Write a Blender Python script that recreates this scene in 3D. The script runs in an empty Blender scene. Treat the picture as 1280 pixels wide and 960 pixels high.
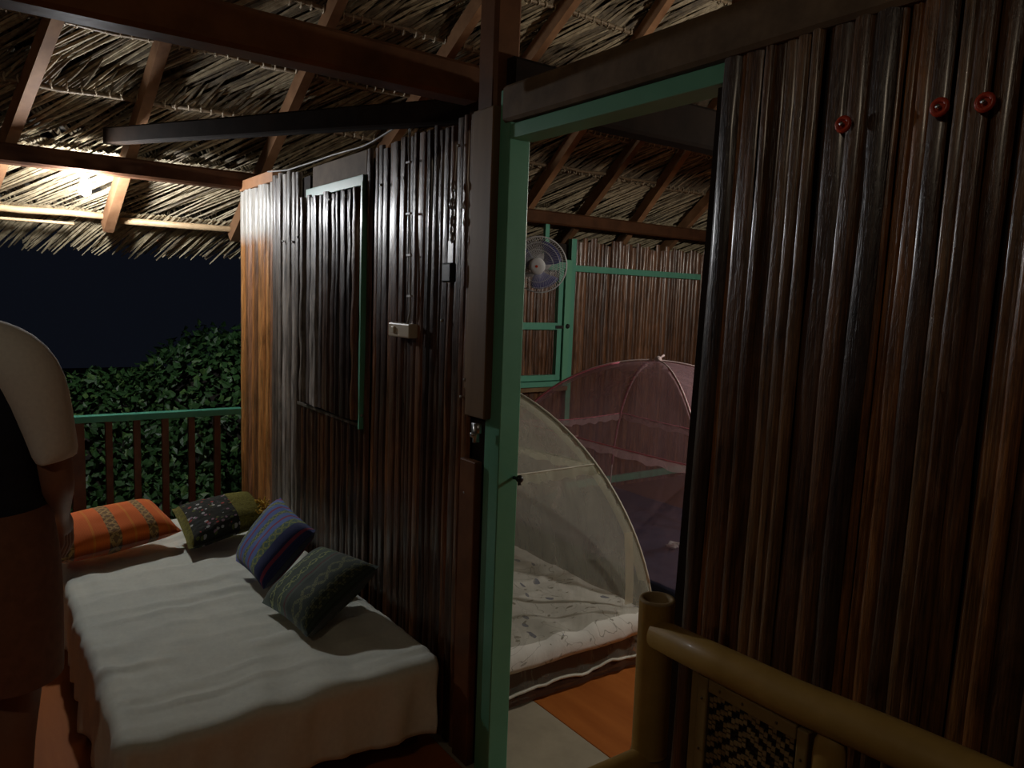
import bpy, bmesh, math, random
from mathutils import Vector, Matrix, noise
random.seed(7)
S = bpy.context.scene
C = S.collection
PI = math.pi
# ------------------------------------------------------------------ camera
cd = bpy.data.cameras.new('camera'); cam = bpy.data.objects.new('camera', cd); C.objects.link(cam)
yaw, pit, rol, fpx = 2.5169, 0.1114, 0.0363, 940.4
fw = Vector((math.cos(pit)*math.cos(yaw), math.cos(pit)*math.sin(yaw), -math.sin(pit)))
r0 = Vector((math.sin(yaw), -math.cos(yaw), 0)); u0 = r0.cross(fw)
Rv = math.cos(rol)*r0 + math.sin(rol)*u0; Uv = math.cos(rol)*u0 - math.sin(rol)*r0
M = Matrix((Rv, Uv, -fw)).transposed().to_4x4(); M.translation = Vector((1.9746, -1.3561, 1.6))
cam.matrix_world = M
cd.sensor_width = 36; cd.lens = fpx/1280*36; cd.clip_start = .02; cd.clip_end = 200
S.camera = cam
# ------------------------------------------------------------------ night sky, exposure
w = bpy.data.worlds.new('night'); S.world = w; w.use_nodes = True
bg = w.node_tree.nodes['Background']; bg.inputs[0].default_value = (.34, .42, .70, 1); bg.inputs[1].default_value = .009
S.view_settings.view_transform = 'Standard'; S.view_settings.look = 'None'
S.view_settings.exposure = 0; S.view_settings.gamma = 1; S.view_settings.use_curve_mapping = False
PORCH_BULB, ROOM_BULB, FILL_BULB = 950, 1900, 190     # radiance of the porch and bedroom bulbs and the added fill bulb
# ------------------------------------------------------------------ materials
def newmat(name):
    m = bpy.data.materials.new(name); m.use_nodes = True
    nt = m.node_tree; return m, nt, nt.nodes['Principled BSDF']
def N(nt, t, **k):
    n = nt.nodes.new(t)
    for a, b in k.items():
        if a.startswith('i_'): n.inputs[int(a[2:])].default_value = b
        else: setattr(n, a, b)
    return n
def ramp(nt, stops, interp='LINEAR'):
    r = nt.nodes.new('ShaderNodeValToRGB'); e = r.color_ramp; e.interpolation = interp
    while len(e.elements) < len(stops): e.elements.new(.5)
    for el, (p, c) in zip(e.elements, stops): el.position = p; el.color = (*c, 1)
    return r
def mix(nt, a, b, fac, mode='MIX'):
    n = nt.nodes.new('ShaderNodeMix'); n.data_type = 'RGBA'; n.blend_type = mode
    for i, v in ((0, fac), (6, a), (7, b)):
        if hasattr(v, 'links') or isinstance(v, bpy.types.NodeSocket): nt.links.new(v, n.inputs[i])
        else: n.inputs[i].default_value = v if i == 0 else (*v, 1)
    return n.outputs[2]
def math_(nt, op, a, b=0, c=0):
    n = nt.nodes.new('ShaderNodeMath'); n.operation = op
    for i, v in enumerate((a, b, c)):
        if isinstance(v, bpy.types.NodeSocket): nt.links.new(v, n.inputs[i])
        else: n.inputs[i].default_value = v
    return n.outputs[0]
def coords(nt, kind='Object', scale=(1, 1, 1)):
    if kind == 'Position': o = N(nt, 'ShaderNodeNewGeometry').outputs['Position']
    else: o = N(nt, 'ShaderNodeTexCoord').outputs[kind]
    mp = N(nt, 'ShaderNodeMapping'); mp.inputs[3].default_value = scale
    nt.links.new(o, mp.inputs[0]); return mp.outputs[0]
def tex(nt, co, scale=5, detail=4, rough=.6, dist=0):
    n = N(nt, 'ShaderNodeTexNoise'); n.inputs['Scale'].default_value = scale; n.inputs['Detail'].default_value = detail
    n.inputs['Roughness'].default_value = rough; n.inputs['Distortion'].default_value = dist
    nt.links.new(co, n.inputs['Vector']); return n.outputs['Fac']
def bump(nt, b, h, strength=.3, dist=.01):
    n = N(nt, 'ShaderNodeBump'); n.inputs['Strength'].default_value = strength; n.inputs['Distance'].default_value = dist
    nt.links.new(h, n.inputs['Height']); nt.links.new(n.outputs[0], b.inputs['Normal'])
def simple(name, c1, c2, rough=.6, scale=8, st=(1, 1, 1), coat=0, bs=.2, kind='Object', rnd=.0, metal=0, detail=5, sheen=0, bd=.004, spec=.5):
    m, nt, b = newmat(name)
    co = coords(nt, kind, st); f = tex(nt, co, scale, detail)
    r = ramp(nt, [(.3, c1), (.7, c2)]); nt.links.new(f, r.inputs[0]); col = r.outputs[0]
    if rnd:
        oi = N(nt, 'ShaderNodeObjectInfo'); v = math_(nt, 'MULTIPLY_ADD', oi.outputs['Random'], 2*rnd, 1-rnd)
        h = N(nt, 'ShaderNodeHueSaturation'); nt.links.new(v, h.inputs['Value']); nt.links.new(col, h.inputs['Color']); col = h.outputs[0]
    nt.links.new(col, b.inputs['Base Color']); b.inputs['Roughness'].default_value = rough
    b.inputs['Metallic'].default_value = metal; b.inputs['Coat Weight'].default_value = coat; b.inputs['Coat Roughness'].default_value = .12
    b.inputs['Sheen Weight'].default_value = sheen; b.inputs['Specular IOR Level'].default_value = spec
    if bs: bump(nt, b, f, bs, bd)
    return m
def slat_mat(name, cols, rough=.3, coat=.6, grey_above=None):
    m, nt, b = newmat(name)
    oi = N(nt, 'ShaderNodeObjectInfo')
    r = ramp(nt, cols, 'CONSTANT'); nt.links.new(oi.outputs['Random'], r.inputs[0])
    co = coords(nt, 'Position', (1, 1, .03)); f = tex(nt, co, 190, 3, .7)
    co2 = coords(nt, 'Position', (1, 1, .25)); f2 = tex(nt, co2, 14, 5, .7, 1.2)
    s = ramp(nt, [(.3, (.35,)*3), (.62, (1.45,)*3)]); nt.links.new(f, s.inputs[0])
    s2 = ramp(nt, [(.3, (.45,)*3), (.68, (1.5,)*3)]); nt.links.new(f2, s2.inputs[0])
    col = mix(nt, r.outputs[0], s.outputs[0], 1., 'MULTIPLY'); col = mix(nt, col, s2.outputs[0], 1., 'MULTIPLY')
    rf = math_(nt, 'MULTIPLY_ADD', f2, .35, rough-.17)
    if grey_above:                                          # colour turns pale grey above this height
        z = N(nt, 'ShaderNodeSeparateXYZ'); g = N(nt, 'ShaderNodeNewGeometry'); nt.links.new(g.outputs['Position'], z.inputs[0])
        k = math_(nt, 'MULTIPLY_ADD', z.outputs[2], 12, -12*grey_above); k = math_(nt, 'ADD', k, math_(nt, 'MULTIPLY_ADD', f2, 1.2, -.6))
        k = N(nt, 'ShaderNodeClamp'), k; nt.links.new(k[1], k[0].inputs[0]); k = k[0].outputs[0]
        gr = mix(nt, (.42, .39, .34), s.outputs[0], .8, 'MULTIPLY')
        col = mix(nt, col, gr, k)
    nt.links.new(col, b.inputs['Base Color']); nt.links.new(rf, b.inputs['Roughness'])
    b.inputs['Coat Weight'].default_value = coat; b.inputs['Coat Roughness'].default_value = .2
    f3 = tex(nt, coords(nt, 'Position', (1, 1, .3)), 60, 4, .7)
    bump(nt, b, math_(nt, 'ADD', f, math_(nt, 'MULTIPLY_ADD', f3, 1.2, f2)), .45, .004)
    return m
MT = {}
MT['slat'] = slat_mat('varnished_bamboo_slats', [(0, (.045, .019, .008)), (.25, (.085, .035, .013)), (.5, (.028, .014, .008)), (.7, (.13, .052, .016)), (.85, (.065, .033, .016))], .34, .45)
MT['slat_b'] = slat_mat('red_varnished_bamboo', [(0, (.115, .050, .015)), (.2, (.17, .075, .020)), (.4, (.075, .034, .012)), (.6, (.21, .085, .022)), (.8, (.15, .075, .026)), (.92, (.045, .024, .012))], .36, .6)
MT['slat_grey'] = slat_mat('weathered_bamboo_slats', [(0, (.17, .14, .11)), (.3, (.10, .075, .055)), (.6, (.23, .20, .17)), (.85, (.07, .05, .04))], .45, .35)
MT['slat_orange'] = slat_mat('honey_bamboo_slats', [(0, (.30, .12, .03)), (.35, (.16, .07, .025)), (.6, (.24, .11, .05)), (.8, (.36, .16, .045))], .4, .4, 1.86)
MT['slat_room'] = slat_mat('bedroom_bamboo_slats', [(0, (.12, .052, .022)), (.3, (.075, .032, .014)), (.55, (.16, .075, .036)), (.75, (.10, .05, .03)), (.9, (.05, .022, .012))], .35, .4)
MT['teal'] = simple('teal_gloss_paint', (.095, .32, .225), (.12, .38, .27), .38, 9, bs=.08, coat=.1)
MT['green'] = simple('green_paint', (.115, .35, .22), (.14, .40, .26), .4, 7, bs=.08, coat=.1)
MT['beam'] = simple('red_brown_timber', (.085, .032, .012), (.19, .078, .03), .5, 6, (1, 1, 1), bs=.3, kind='Position', spec=.2)
MT['plate'] = simple('shade_dark_plate_timber', (.045, .018, .008), (.10, .042, .018), .7, 6, bs=.3, kind='Position', spec=.15)  # darker copy of the beam timber; shade of the unlit face in the colour
MT['beam_dark'] = simple('dark_shade_timber', (.014, .009, .006), (.028, .017, .011), .9, 7, bs=.3, spec=.06)  # the bedroom tie beam's shade is put into this dark colour
MT['board'] = simple('dull_brown_board', (.14, .085, .042), (.24, .15, .075), .55, 7, (1, 1, .12), bs=.3, kind='Position', spec=.2)
MT['lintel'] = simple('rough_grey_brown_beam', (.10, .066, .038), (.20, .135, .08), .7, 12, bs=.4, kind='Position', spec=.2)
MT['raft'] = simple('rafter_timber', (.16, .075, .035), (.30, .16, .08), .6, 8, bs=.3, kind='Position', rnd=.25, spec=.2)
MT['pole'] = simple('straw_coloured_pole', (.45, .30, .16), (.62, .44, .25), .5, 10, bs=.3)
MT['plank_or'] = simple('orange_wood_plank', (.30, .13, .05), (.42, .2, .09), .6, 10, bs=.2)
MT['backing'] = simple('dark_wall_backing', (.012, .007, .005), (.022, .013, .009), .9, 5, bs=0)
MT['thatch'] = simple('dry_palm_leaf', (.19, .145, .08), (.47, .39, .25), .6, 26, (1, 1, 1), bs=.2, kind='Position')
MT['thatch_dark'] = simple('dark_palm_leaf', (.055, .04, .024), (.20, .155, .09), .65, 22, bs=.2, kind='Position')
MT['thatch_outer'] = simple('dark_brown_backing', (.012, .010, .008), (.035, .027, .018), .9, 12, bs=.4, kind='Position')  # plain very dark brown, for the roof backing and bush cores
MT['spine'] = simple('thatch_spine', (.14, .10, .06), (.30, .22, .13), .6, 40, bs=.3, kind='Position')
MT['lash'] = simple('pale_lashing', (.34, .27, .18), (.55, .46, .33), .6, 40, bs=.1, kind='Position')
MT['floor_o'] = simple('orange_varnished_plywood', (.36, .10, .018), (.52, .165, .035), .6, 5, (.25, 1.6, 1), bs=.08, kind='Position', spec=.15)
MT['floor_d'] = simple('dark_brown_plywood', (.07, .028, .014), (.12, .05, .025), .6, 5, (.25, 1.6, 1), bs=.08, kind='Position', spec=.2)
MT['floor_b'] = simple('bare_grey_board', (.36, .31, .225), (.48, .42, .31), .6, 6, bs=.08, kind='Position')
MT['sheet'] = simple('plain_offwhite_sheet', (.68, .70, .60), (.75, .77, .66), .85, 60, bs=.12, sheen=.1, bd=.001)
MT['mattress'] = simple('mattress_ticking', (.3, .25, .2), (.38, .32, .26), .9, 20)
MT['mattress_brown'] = simple('brown_mattress_side', (.10, .045, .03), (.15, .07, .045), .8, 20)
MT['navy'] = simple('navy_bed_sheet', (.014, .018, .050), (.020, .026, .066), .75, 30, bs=.1)
MT['bamboo'] = simple('pale_bamboo', (.32, .19, .04), (.48, .30, .08), .5, 7, (1, 1, 1), bs=.12, coat=.05, spec=.3)
MT['bamboo_in'] = simple('bamboo_cut_end', (.28, .2, .09), (.42, .3, .15), .7, 12)
MT['node'] = simple('bamboo_node_ring', (.09, .05, .02), (.17, .10, .04), .6, 20)
MT['bframe'] = simple('split_bamboo_frame', (.22, .145, .045), (.34, .23, .08), .5, 8, bs=.2)
MT['weave_l'] = simple('natural_weave_strip', (.20, .13, .05), (.32, .215, .09), .5, 50)
MT['weave_d'] = simple('black_weave_strip', (.006, .005, .005), (.013, .011, .010), .5, 50)
MT['metal'] = simple('dull_steel', (.35, .35, .35), (.5, .5, .5), .35, 30, metal=1, bs=.1)
MT['black'] = simple('black_iron', (.01, .01, .01), (.02, .02, .02), .4, 30, bs=.1)
MT['cream'] = simple('cream_plastic', (.55, .47, .34), (.6, .52, .38), .4, 10, bs=0)
MT['white'] = simple('white_plastic', (.55, .55, .56), (.62, .62, .63), .4, 10, bs=0)
MT['cable'] = simple('grey_white_cable', (.32, .31, .3), (.4, .39, .37), .5, 10, bs=0)
MT['redcap'] = simple('red_plastic_cap', (.5, .045, .012), (.6, .06, .018), .35, 10, bs=0)
MT['blade'] = simple('translucent_blue_blade', (.05, .055, .22), (.08, .085, .3), .3, 5, bs=0)
MT['blade'].node_tree.nodes['Principled BSDF'].inputs['Transmission Weight'].default_value = .25
MT['leaf'] = simple('bush_leaf_green', (.018, .055, .014), (.05, .13, .035), .5, 3, bs=0, kind='Position')
MT['leaf2'] = simple('bush_leaf_lighter', (.06, .14, .035), (.12, .22, .06), .5, 3, bs=0, kind='Position')
MT['stem'] = simple('bush_stem', (.03, .02, .01), (.06, .04, .02), .8, 10)
MT['ground'] = simple('dark_soil_ground', (.015, .014, .009), (.03, .03, .018), .95, 2, kind='Position')
MT['balu'] = simple('brown_baluster_wood', (.09, .032, .014), (.17, .065, .028), .5, 12, bs=.2)
MT['rail'] = simple('green_handrail_paint', (.06, .26, .17), (.085, .32, .21), .4, 9, bs=.1)
MT['skin'] = simple('brown_skin', (.27, .135, .08), (.34, .175, .105), .5, 12, bs=.05)
MT['hair'] = simple('black_hair', (.008, .006, .005), (.016, .012, .01), .5, 60, bs=.3)
MT['tee'] = simple('light_grey_sleeve_cotton', (.76, .74, .68), (.84, .82, .75), .9, 90, bs=.15, bd=.001)
MT['tee_dark'] = simple('navy_shirt_cotton', (.008, .010, .02), (.013, .016, .03), .9, 60, bs=.1)
MT['shorts'] = simple('brown_shorts_cotton', (.20, .095, .055), (.26, .125, .072), .9, 40, bs=.1)
MT['pinktrim'] = simple('pink_net_tape', (.75, .20, .28), (.85, .28, .36), .6, 30, bs=0)
MT['whitetrim'] = simple('white_net_tape', (.62, .60, .50), (.7, .68, .58), .6, 30, bs=0)
MT['palepink'] = simple('pale_pink_rod', (.75, .6, .6), (.85, .7, .7), .5, 30, bs=0)
MT['tuft'] = simple('yellow_tassel', (.55, .33, .03), (.7, .45, .06), .8, 60)

def glow(name, col, s):
    m, nt, b = newmat(name); b.inputs['Emission Color'].default_value = (*col, 1); b.inputs['Emission Strength'].default_value = s
    b.inputs['Base Color'].default_value = (.8, .8, .8, 1); return m
MT['glow_porch'] = glow('lit_cool_bulb', (.95, .97, 1.0), PORCH_BULB)
MT['glow_room'] = glow('lit_room_bulb', (1.0, .93, .82), ROOM_BULB)
MT['glow_fill'] = glow('warm_fill_bulb', (1.0, .82, .60), FILL_BULB)

def net_mat(name, col, base, edge):
    m, nt, b = newmat(name); nt.nodes.remove(b)
    out = [n for n in nt.nodes if n.type == 'OUTPUT_MATERIAL'][0]
    d = N(nt, 'ShaderNodeBsdfDiffuse'); t = N(nt, 'ShaderNodeBsdfTranslucent'); tr = N(nt, 'ShaderNodeBsdfTransparent')
    d.inputs[0].default_value = (*col, 1); t.inputs[0].default_value = (*col, 1)
    a = N(nt, 'ShaderNodeMixShader'); a.inputs[0].default_value = .45; nt.links.new(d.outputs[0], a.inputs[1]); nt.links.new(t.outputs[0], a.inputs[2])
    lw = N(nt, 'ShaderNodeLayerWeight'); lw.inputs[0].default_value = .35
    co = coords(nt, 'Object', (1, 1, .35)); f = tex(nt, co, 7, 5, .65, 1.5)
    r = ramp(nt, [(.42, (0, 0, 0)), (.72, (1, 1, 1))]); nt.links.new(f, r.inputs[0])
    k = math_(nt, 'MULTIPLY_ADD', lw.outputs['Facing'], edge, base); k = math_(nt, 'MULTIPLY_ADD', r.outputs[0], .14, k)
    mm = N(nt, 'ShaderNodeMixShader'); nt.links.new(k, mm.inputs[0]); nt.links.new(tr.outputs[0], mm.inputs[1]); nt.links.new(a.outputs[0], mm.inputs[2])
    nt.links.new(mm.outputs[0], out.inputs[0]); return m
MT['net_w'] = net_mat('white_mosquito_net', (.62, .62, .52), .20, .42)
MT['net_p'] = net_mat('pink_mosquito_net', (.62, .40, .46), .16, .34)
MT['lace_w'] = net_mat('white_net_lace', (.78, .76, .60), .6, .2)
MT['lace_p'] = net_mat('pink_net_lace', (.80, .58, .62), .5, .2)

def floral():
    m, nt, b = newmat('white_floral_sheet')
    co = coords(nt, 'Object'); w_ = N(nt, 'ShaderNodeTexNoise'); w_.inputs['Scale'].default_value = 9; nt.links.new(co, w_.inputs['Vector'])
    warp = mix(nt, (0, 0, 0), w_.outputs['Color'], .09, 'MIX'); add = N(nt, 'ShaderNodeVectorMath'); nt.links.new(co, add.inputs[0]); nt.links.new(warp, add.inputs[1])
    col = (.80, .79, .74)
    for sc, rad, c, st in ((8, .22, (.12, .145, .25), (1, 2.0, 1)), (11, .17, (.24, .23, .17), (2.2, 1, 1)), (6, .10, (.40, .30, .14), (1, 1, 1))):
        mp = N(nt, 'ShaderNodeMapping'); mp.inputs[3].default_value = st; mp.inputs[2].default_value = (0, 0, sc*.3); nt.links.new(add.outputs[0], mp.inputs[0])
        v = N(nt, 'ShaderNodeTexVoronoi'); v.inputs['Scale'].default_value = sc; nt.links.new(mp.outputs[0], v.inputs['Vector'])
        s = N(nt, 'ShaderNodeSeparateColor'); nt.links.new(v.outputs['Color'], s.inputs[0])
        k = math_(nt, 'MULTIPLY', math_(nt, 'LESS_THAN', v.outputs['Distance'], rad), math_(nt, 'GREATER_THAN', s.outputs[0], .3))
        k = math_(nt, 'MULTIPLY', k, .9); col = mix(nt, col, c, k)
    f = tex(nt, co, 3.2, 2, .5, 2.2)
    k = math_(nt, 'LESS_THAN', math_(nt, 'ABSOLUTE', math_(nt, 'SUBTRACT', f, .5)), .006); col = mix(nt, col, (.46, .45, .40), k)
    nt.links.new(col, b.inputs['Base Color']); b.inputs['Roughness'].default_value = .85
    bump(nt, b, tex(nt, co, 8, 4, .6, 1), .5, .01)
    return m
MT['floral'] = floral()

def textile(name, stops, zones, axis=0, rows=60, fine=.25, thread=None):
    """woven stripes across the pillow: stops = flat bands, zones = [(from, to, thread colour, scale)] broken by woven figures"""
    m, nt, b = newmat(name); uv = N(nt, 'ShaderNodeTexCoord').outputs['UV']
    s = N(nt, 'ShaderNodeSeparateXYZ'); nt.links.new(uv, s.inputs[0]); u = s.outputs[axis]; v = s.outputs[1-axis]
    r = ramp(nt, stops, 'CONSTANT'); nt.links.new(u, r.inputs[0]); col = r.outputs[0]
    wv = N(nt, 'ShaderNodeTexNoise'); wv.inputs['Scale'].default_value = 55; wv.inputs['Detail'].default_value = 2; nt.links.new(uv, wv.inputs['Vector'])
    for a, c_, tc, sc in zones:
        mid, half = (a+c_)/2, (c_-a)/2
        tri = math_(nt, 'PINGPONG', math_(nt, 'MULTIPLY', v, sc), .5)            # chain of diamonds along the stripe
        d = math_(nt, 'ABSOLUTE', math_(nt, 'SUBTRACT', u, mid)); d = math_(nt, 'DIVIDE', d, half*2)
        k = math_(nt, 'LESS_THAN', math_(nt, 'ABSOLUTE', math_(nt, 'SUBTRACT', d, tri)), .17)
        ins = math_(nt, 'LESS_THAN', d, .5); nz = math_(nt, 'GREATER_THAN', wv.outputs['Fac'], .44)
        k = math_(nt, 'MULTIPLY', math_(nt, 'MULTIPLY', k, ins), nz); col = mix(nt, col, tc, k)
    if thread:
        k = math_(nt, 'PINGPONG', math_(nt, 'MULTIPLY', u, rows), .5); k = math_(nt, 'MULTIPLY', math_(nt, 'GREATER_THAN', k, .34), fine); col = mix(nt, col, thread, k)
    nt.links.new(col, b.inputs['Base Color']); b.inputs['Roughness'].default_value = .85; b.inputs['Sheen Weight'].default_value = .15
    bump(nt, b, wv.outputs['Fac'], .25, .003); return m
OR, ORD, BRN = (.88, .17, .010), (.90, .27, .02), (.20, .12, .045)
MT['orange'] = textile('orange_woven_cloth', [(0, OR), (.02, BRN), (.13, OR), (.27, ORD), (.29, OR), (.40, BRN), (.50, OR), (.60, ORD), (.62, OR), (.72, BRN), (.80, OR), (.88, ORD), (.90, OR)],
    [(.02, .13, (.60, .38, .12), 9), (.40, .50, (.60, .38, .12), 9), (.72, .80, (.60, .38, .12), 9)], thread=(.5, .07, .005), rows=90)
BL, RD, GR = (.11, .19, .50), (.30, .045, .09), (.09, .16, .10)
MT['blue'] = textile('blue_striped_cloth', [(0, BL), (.05, RD), (.08, BL), (.15, GR), (.23, BL), (.30, RD), (.335, BL), (.41, GR), (.48, BL), (.56, RD), (.60, BL), (.68, GR), (.80, (.02, .03, .12)), (.93, RD), (.96, (.02, .03, .12))],  # dark blue end bands put the cushion's shaded side into the cloth colour
    [(.15, .23, (.34, .36, .08), 12), (.41, .48, (.34, .36, .08), 12), (.68, .80, (.30, .34, .07), 8)], thread=(.05, .08, .25), rows=70)
DG, DK = (.085, .12, .085), (.03, .05, .035)
MT['dkgreen'] = textile('dark_green_striped_cloth', [(0, DG), (.16, (.06, .10, .07)), (.30, DG), (.34, (.06, .11, .075)), (.46, DG), (.50, (.12, .03, .03)), (.52, DG), (.56, DK), (1, DK)],
    [(.19, .27, (.36, .42, .16), 7), (.35, .43, (.36, .42, .16), 7), (.66, .82, (.17, .19, .08), 5), (.86, .96, (.13, .15, .07), 9)], thread=(.010, .018, .012), rows=46, fine=.65)
def embroidered():
    m, nt, b = newmat('embroidered_olive_cloth'); uv = N(nt, 'ShaderNodeTexCoord').outputs['UV']
    s = N(nt, 'ShaderNodeSeparateXYZ'); nt.links.new(uv, s.inputs[0])
    v = N(nt, 'ShaderNodeTexVoronoi'); v.inputs['Scale'].default_value = 19; nt.links.new(uv, v.inputs['Vector'])
    sc = N(nt, 'ShaderNodeSeparateColor'); nt.links.new(v.outputs['Color'], sc.inputs[0])
    r = ramp(nt, [(0, (.03, .03, .025)), (.3, (.5, .5, .48)), (.48, (.45, .06, .05)), (.58, (.02, .03, .03)), (.7, (.35, .2, .25)), (.8, (.12, .14, .03)), (.92, (.06, .05, .04))], 'CONSTANT'); nt.links.new(sc.outputs[0], r.inputs[0])
    f = tex(nt, uv, 45, 3); olive = ramp(nt, [(.35, (.11, .10, .012)), (.65, (.26, .235, .03))]); nt.links.new(f, olive.inputs[0])
    k = math_(nt, 'MULTIPLY', math_(nt, 'LESS_THAN', s.outputs[0], .6), math_(nt, 'LESS_THAN', v.outputs['Distance'], .42)); k = math_(nt, 'MULTIPLY', k, math_(nt, 'GREATER_THAN', s.outputs[0], .06))
    dk = mix(nt, olive.outputs[0], (.02, .022, .012), math_(nt, 'MULTIPLY', math_(nt, 'LESS_THAN', s.outputs[0], .6), math_(nt, 'GREATER_THAN', s.outputs[0], .06)))
    nt.links.new(mix(nt, dk, r.outputs[0], k), b.inputs['Base Color']); b.inputs['Roughness'].default_value = .85
    bump(nt, b, math_(nt, 'ADD', f, v.outputs['Distance']), .5, .006); return m
MT['embro'] = embroidered()

# ------------------------------------------------------------------ helpers
def empty(name, loc=(0, 0, 0), rz=0):
    o = bpy.data.objects.new(name, None); C.objects.link(o); o.location = loc; o.rotation_euler = (0, 0, rz); o.empty_display_size = .1; return o
def tag(o, label=None, cat=None, group=None, kind=None):
    if label: o['label'] = label
    if cat: o['category'] = cat
    if group: o['group'] = group
    if kind: o['kind'] = kind
    return o
def link(name, me, mat=None, parent=None, smooth=False):
    if mat is not None and not me.materials:
        for m in (mat if isinstance(mat, (list, tuple)) else [mat]): me.materials.append(MT[m] if isinstance(m, str) else m)
    if smooth: me.polygons.foreach_set('use_smooth', [True]*len(me.polygons))
    o = bpy.data.objects.new(name, me); C.objects.link(o)
    if parent: o.parent = parent; o.matrix_parent_inverse = Matrix.Identity(4)
    return o
class MB:
    """collects pieces of ONE object"""
    def __init__(s): s.v = []; s.f = []; s.mi = []; s.uv = None
    def add(s, vs, fs, mi=0):
        n = len(s.v); s.v += [tuple(v) for v in vs]; s.f += [tuple(i+n for i in f) for f in fs]; s.mi += [mi]*len(fs); return s
    def box(s, x0, x1, y0, y1, z0, z1, mi=0, bev=0):
        if bev:
            bm = bmesh.new(); bmesh.ops.create_cube(bm, size=1)
            for v in bm.verts: v.co = Vector(((x0+x1)/2+v.co.x*(x1-x0), (y0+y1)/2+v.co.y*(y1-y0), (z0+z1)/2+v.co.z*(z1-z0)))
            bmesh.ops.bevel(bm, geom=bm.edges[:], offset=bev, segments=2, affect='EDGES', profile=.5)
            bm.verts.index_update(); s.add([v.co for v in bm.verts], [[v.index for v in f.verts] for f in bm.faces], mi); bm.free(); return s
        vs = [(x, y, z) for x in (x0, x1) for y in (y0, y1) for z in (z0, z1)]
        return s.add(vs, [(0, 1, 3, 2), (4, 6, 7, 5), (0, 4, 5, 1), (2, 3, 7, 6), (0, 2, 6, 4), (1, 5, 7, 3)], mi)
    def bar(s, a, b, w, h, up=(0, 0, 1), mi=0, ext=0):
        a = Vector(a); b = Vector(b); d = (b-a).normalized(); a = a-d*ext; b = b+d*ext
        sd = d.cross(Vector(up)).normalized(); u = sd.cross(d).normalized(); vs = []
        for p in (a, b):
            for i, j in ((-1, -1), (1, -1), (1, 1), (-1, 1)): vs.append(p+sd*w/2*i+u*h/2*j)
        return s.add(vs, [(0, 1, 2, 3), (7, 6, 5, 4), (0, 4, 5, 1), (1, 5, 6, 2), (2, 6, 7, 3), (3, 7, 4, 0)], mi)
    def tube(s, pts, r, n=12, mi=0, cap=True, flat=1.0, up=None, closed=False):
        pts = [Vector(p) for p in pts]; k = len(pts); rs = r if isinstance(r, (list, tuple)) else [r]*k
        base = len(s.v); prev = None; vs = []
        for i, p in enumerate(pts):
            if closed: t = (pts[(i+1) % k]-pts[i-1]).normalized()
            else: t = (pts[min(i+1, k-1)]-pts[max(i-1, 0)]).normalized()
            ref = Vector(up) if up else (prev if prev else (Vector((0, 0, 1)) if abs(t.z) < .9 else Vector((1, 0, 0))))
            x = (ref-t*ref.dot(t)).normalized(); y = t.cross(x); prev = x
            for j in range(n):
                a = 2*PI*j/n; vs.append(p+x*math.cos(a)*rs[i]*flat+y*math.sin(a)*rs[i])
        fs = []
        for i in range(k if closed else k-1):
            for j in range(n): fs.append((i*n+j, i*n+(j+1) % n, ((i+1) % k)*n+(j+1) % n, ((i+1) % k)*n+j))
        if cap and not closed: fs.append(tuple(range(n))[::-1]); fs.append(tuple((k-1)*n+j for j in range(n)))
        return s.add(vs, fs, mi)
    def loft(s, rings, mi=0, cap=True):
        n = len(rings[0]); vs = [p for r in rings for p in r]; k = len(rings)
        fs = [(i*n+j, i*n+(j+1) % n, (i+1)*n+(j+1) % n, (i+1)*n+j) for i in range(k-1) for j in range(n)]
        if cap: fs.append(tuple(range(n))[::-1]); fs.append(tuple((k-1)*n+j for j in range(n)))
        return s.add(vs, fs, mi)
    def sph(s, c, r, n=12, m=8, mi=0, sc=(1, 1, 1)):
        rings = []
        for i in range(m+1):
            a = PI*i/m; rr = max(math.sin(a), 1e-3)
            rings.append([(c[0]+r*sc[0]*rr*math.cos(2*PI*j/n), c[1]+r*sc[1]*rr*math.sin(2*PI*j/n), c[2]-r*sc[2]*math.cos(a)) for j in range(n)])
        return s.loft(rings, mi)
    def build(s, name, mat, parent=None, smooth=False, kind=None, sub=0):
        me = bpy.data.meshes.new(name); me.from_pydata(s.v, [], s.f)
        for m in (mat if isinstance(mat, (list, tuple)) else [mat]): me.materials.append(MT[m])
        me.polygons.foreach_set('material_index', s.mi)
        if s.uv: 
            l = me.uv_layers.new(name='UVMap'); vi = [lp.vertex_index for lp in me.loops]
            l.data.foreach_set('uv', [c for i in vi for c in s.uv[i]])
        me.validate(); me.update()
        bm = bmesh.new(); bm.from_mesh(me); bmesh.ops.recalc_face_normals(bm, faces=bm.faces[:]); bm.to_mesh(me); bm.free()
        o = link(name, me, None, parent, smooth)
        if sub: md = o.modifiers.new('sub', 'SUBSURF'); md.levels = md.render_levels = sub
        if kind: o['kind'] = kind
        return o
def B(name, mat, x0, x1, y0, y1, z0, z1, parent=None, bev=.003):
    return MB().box(x0, x1, y0, y1, z0, z1, bev=bev).build(name, mat, parent)
def struct(o): o['kind'] = 'structure'; return o
def nz(x, y, z=0): return noise.noise(Vector((x, y, z)))

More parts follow.
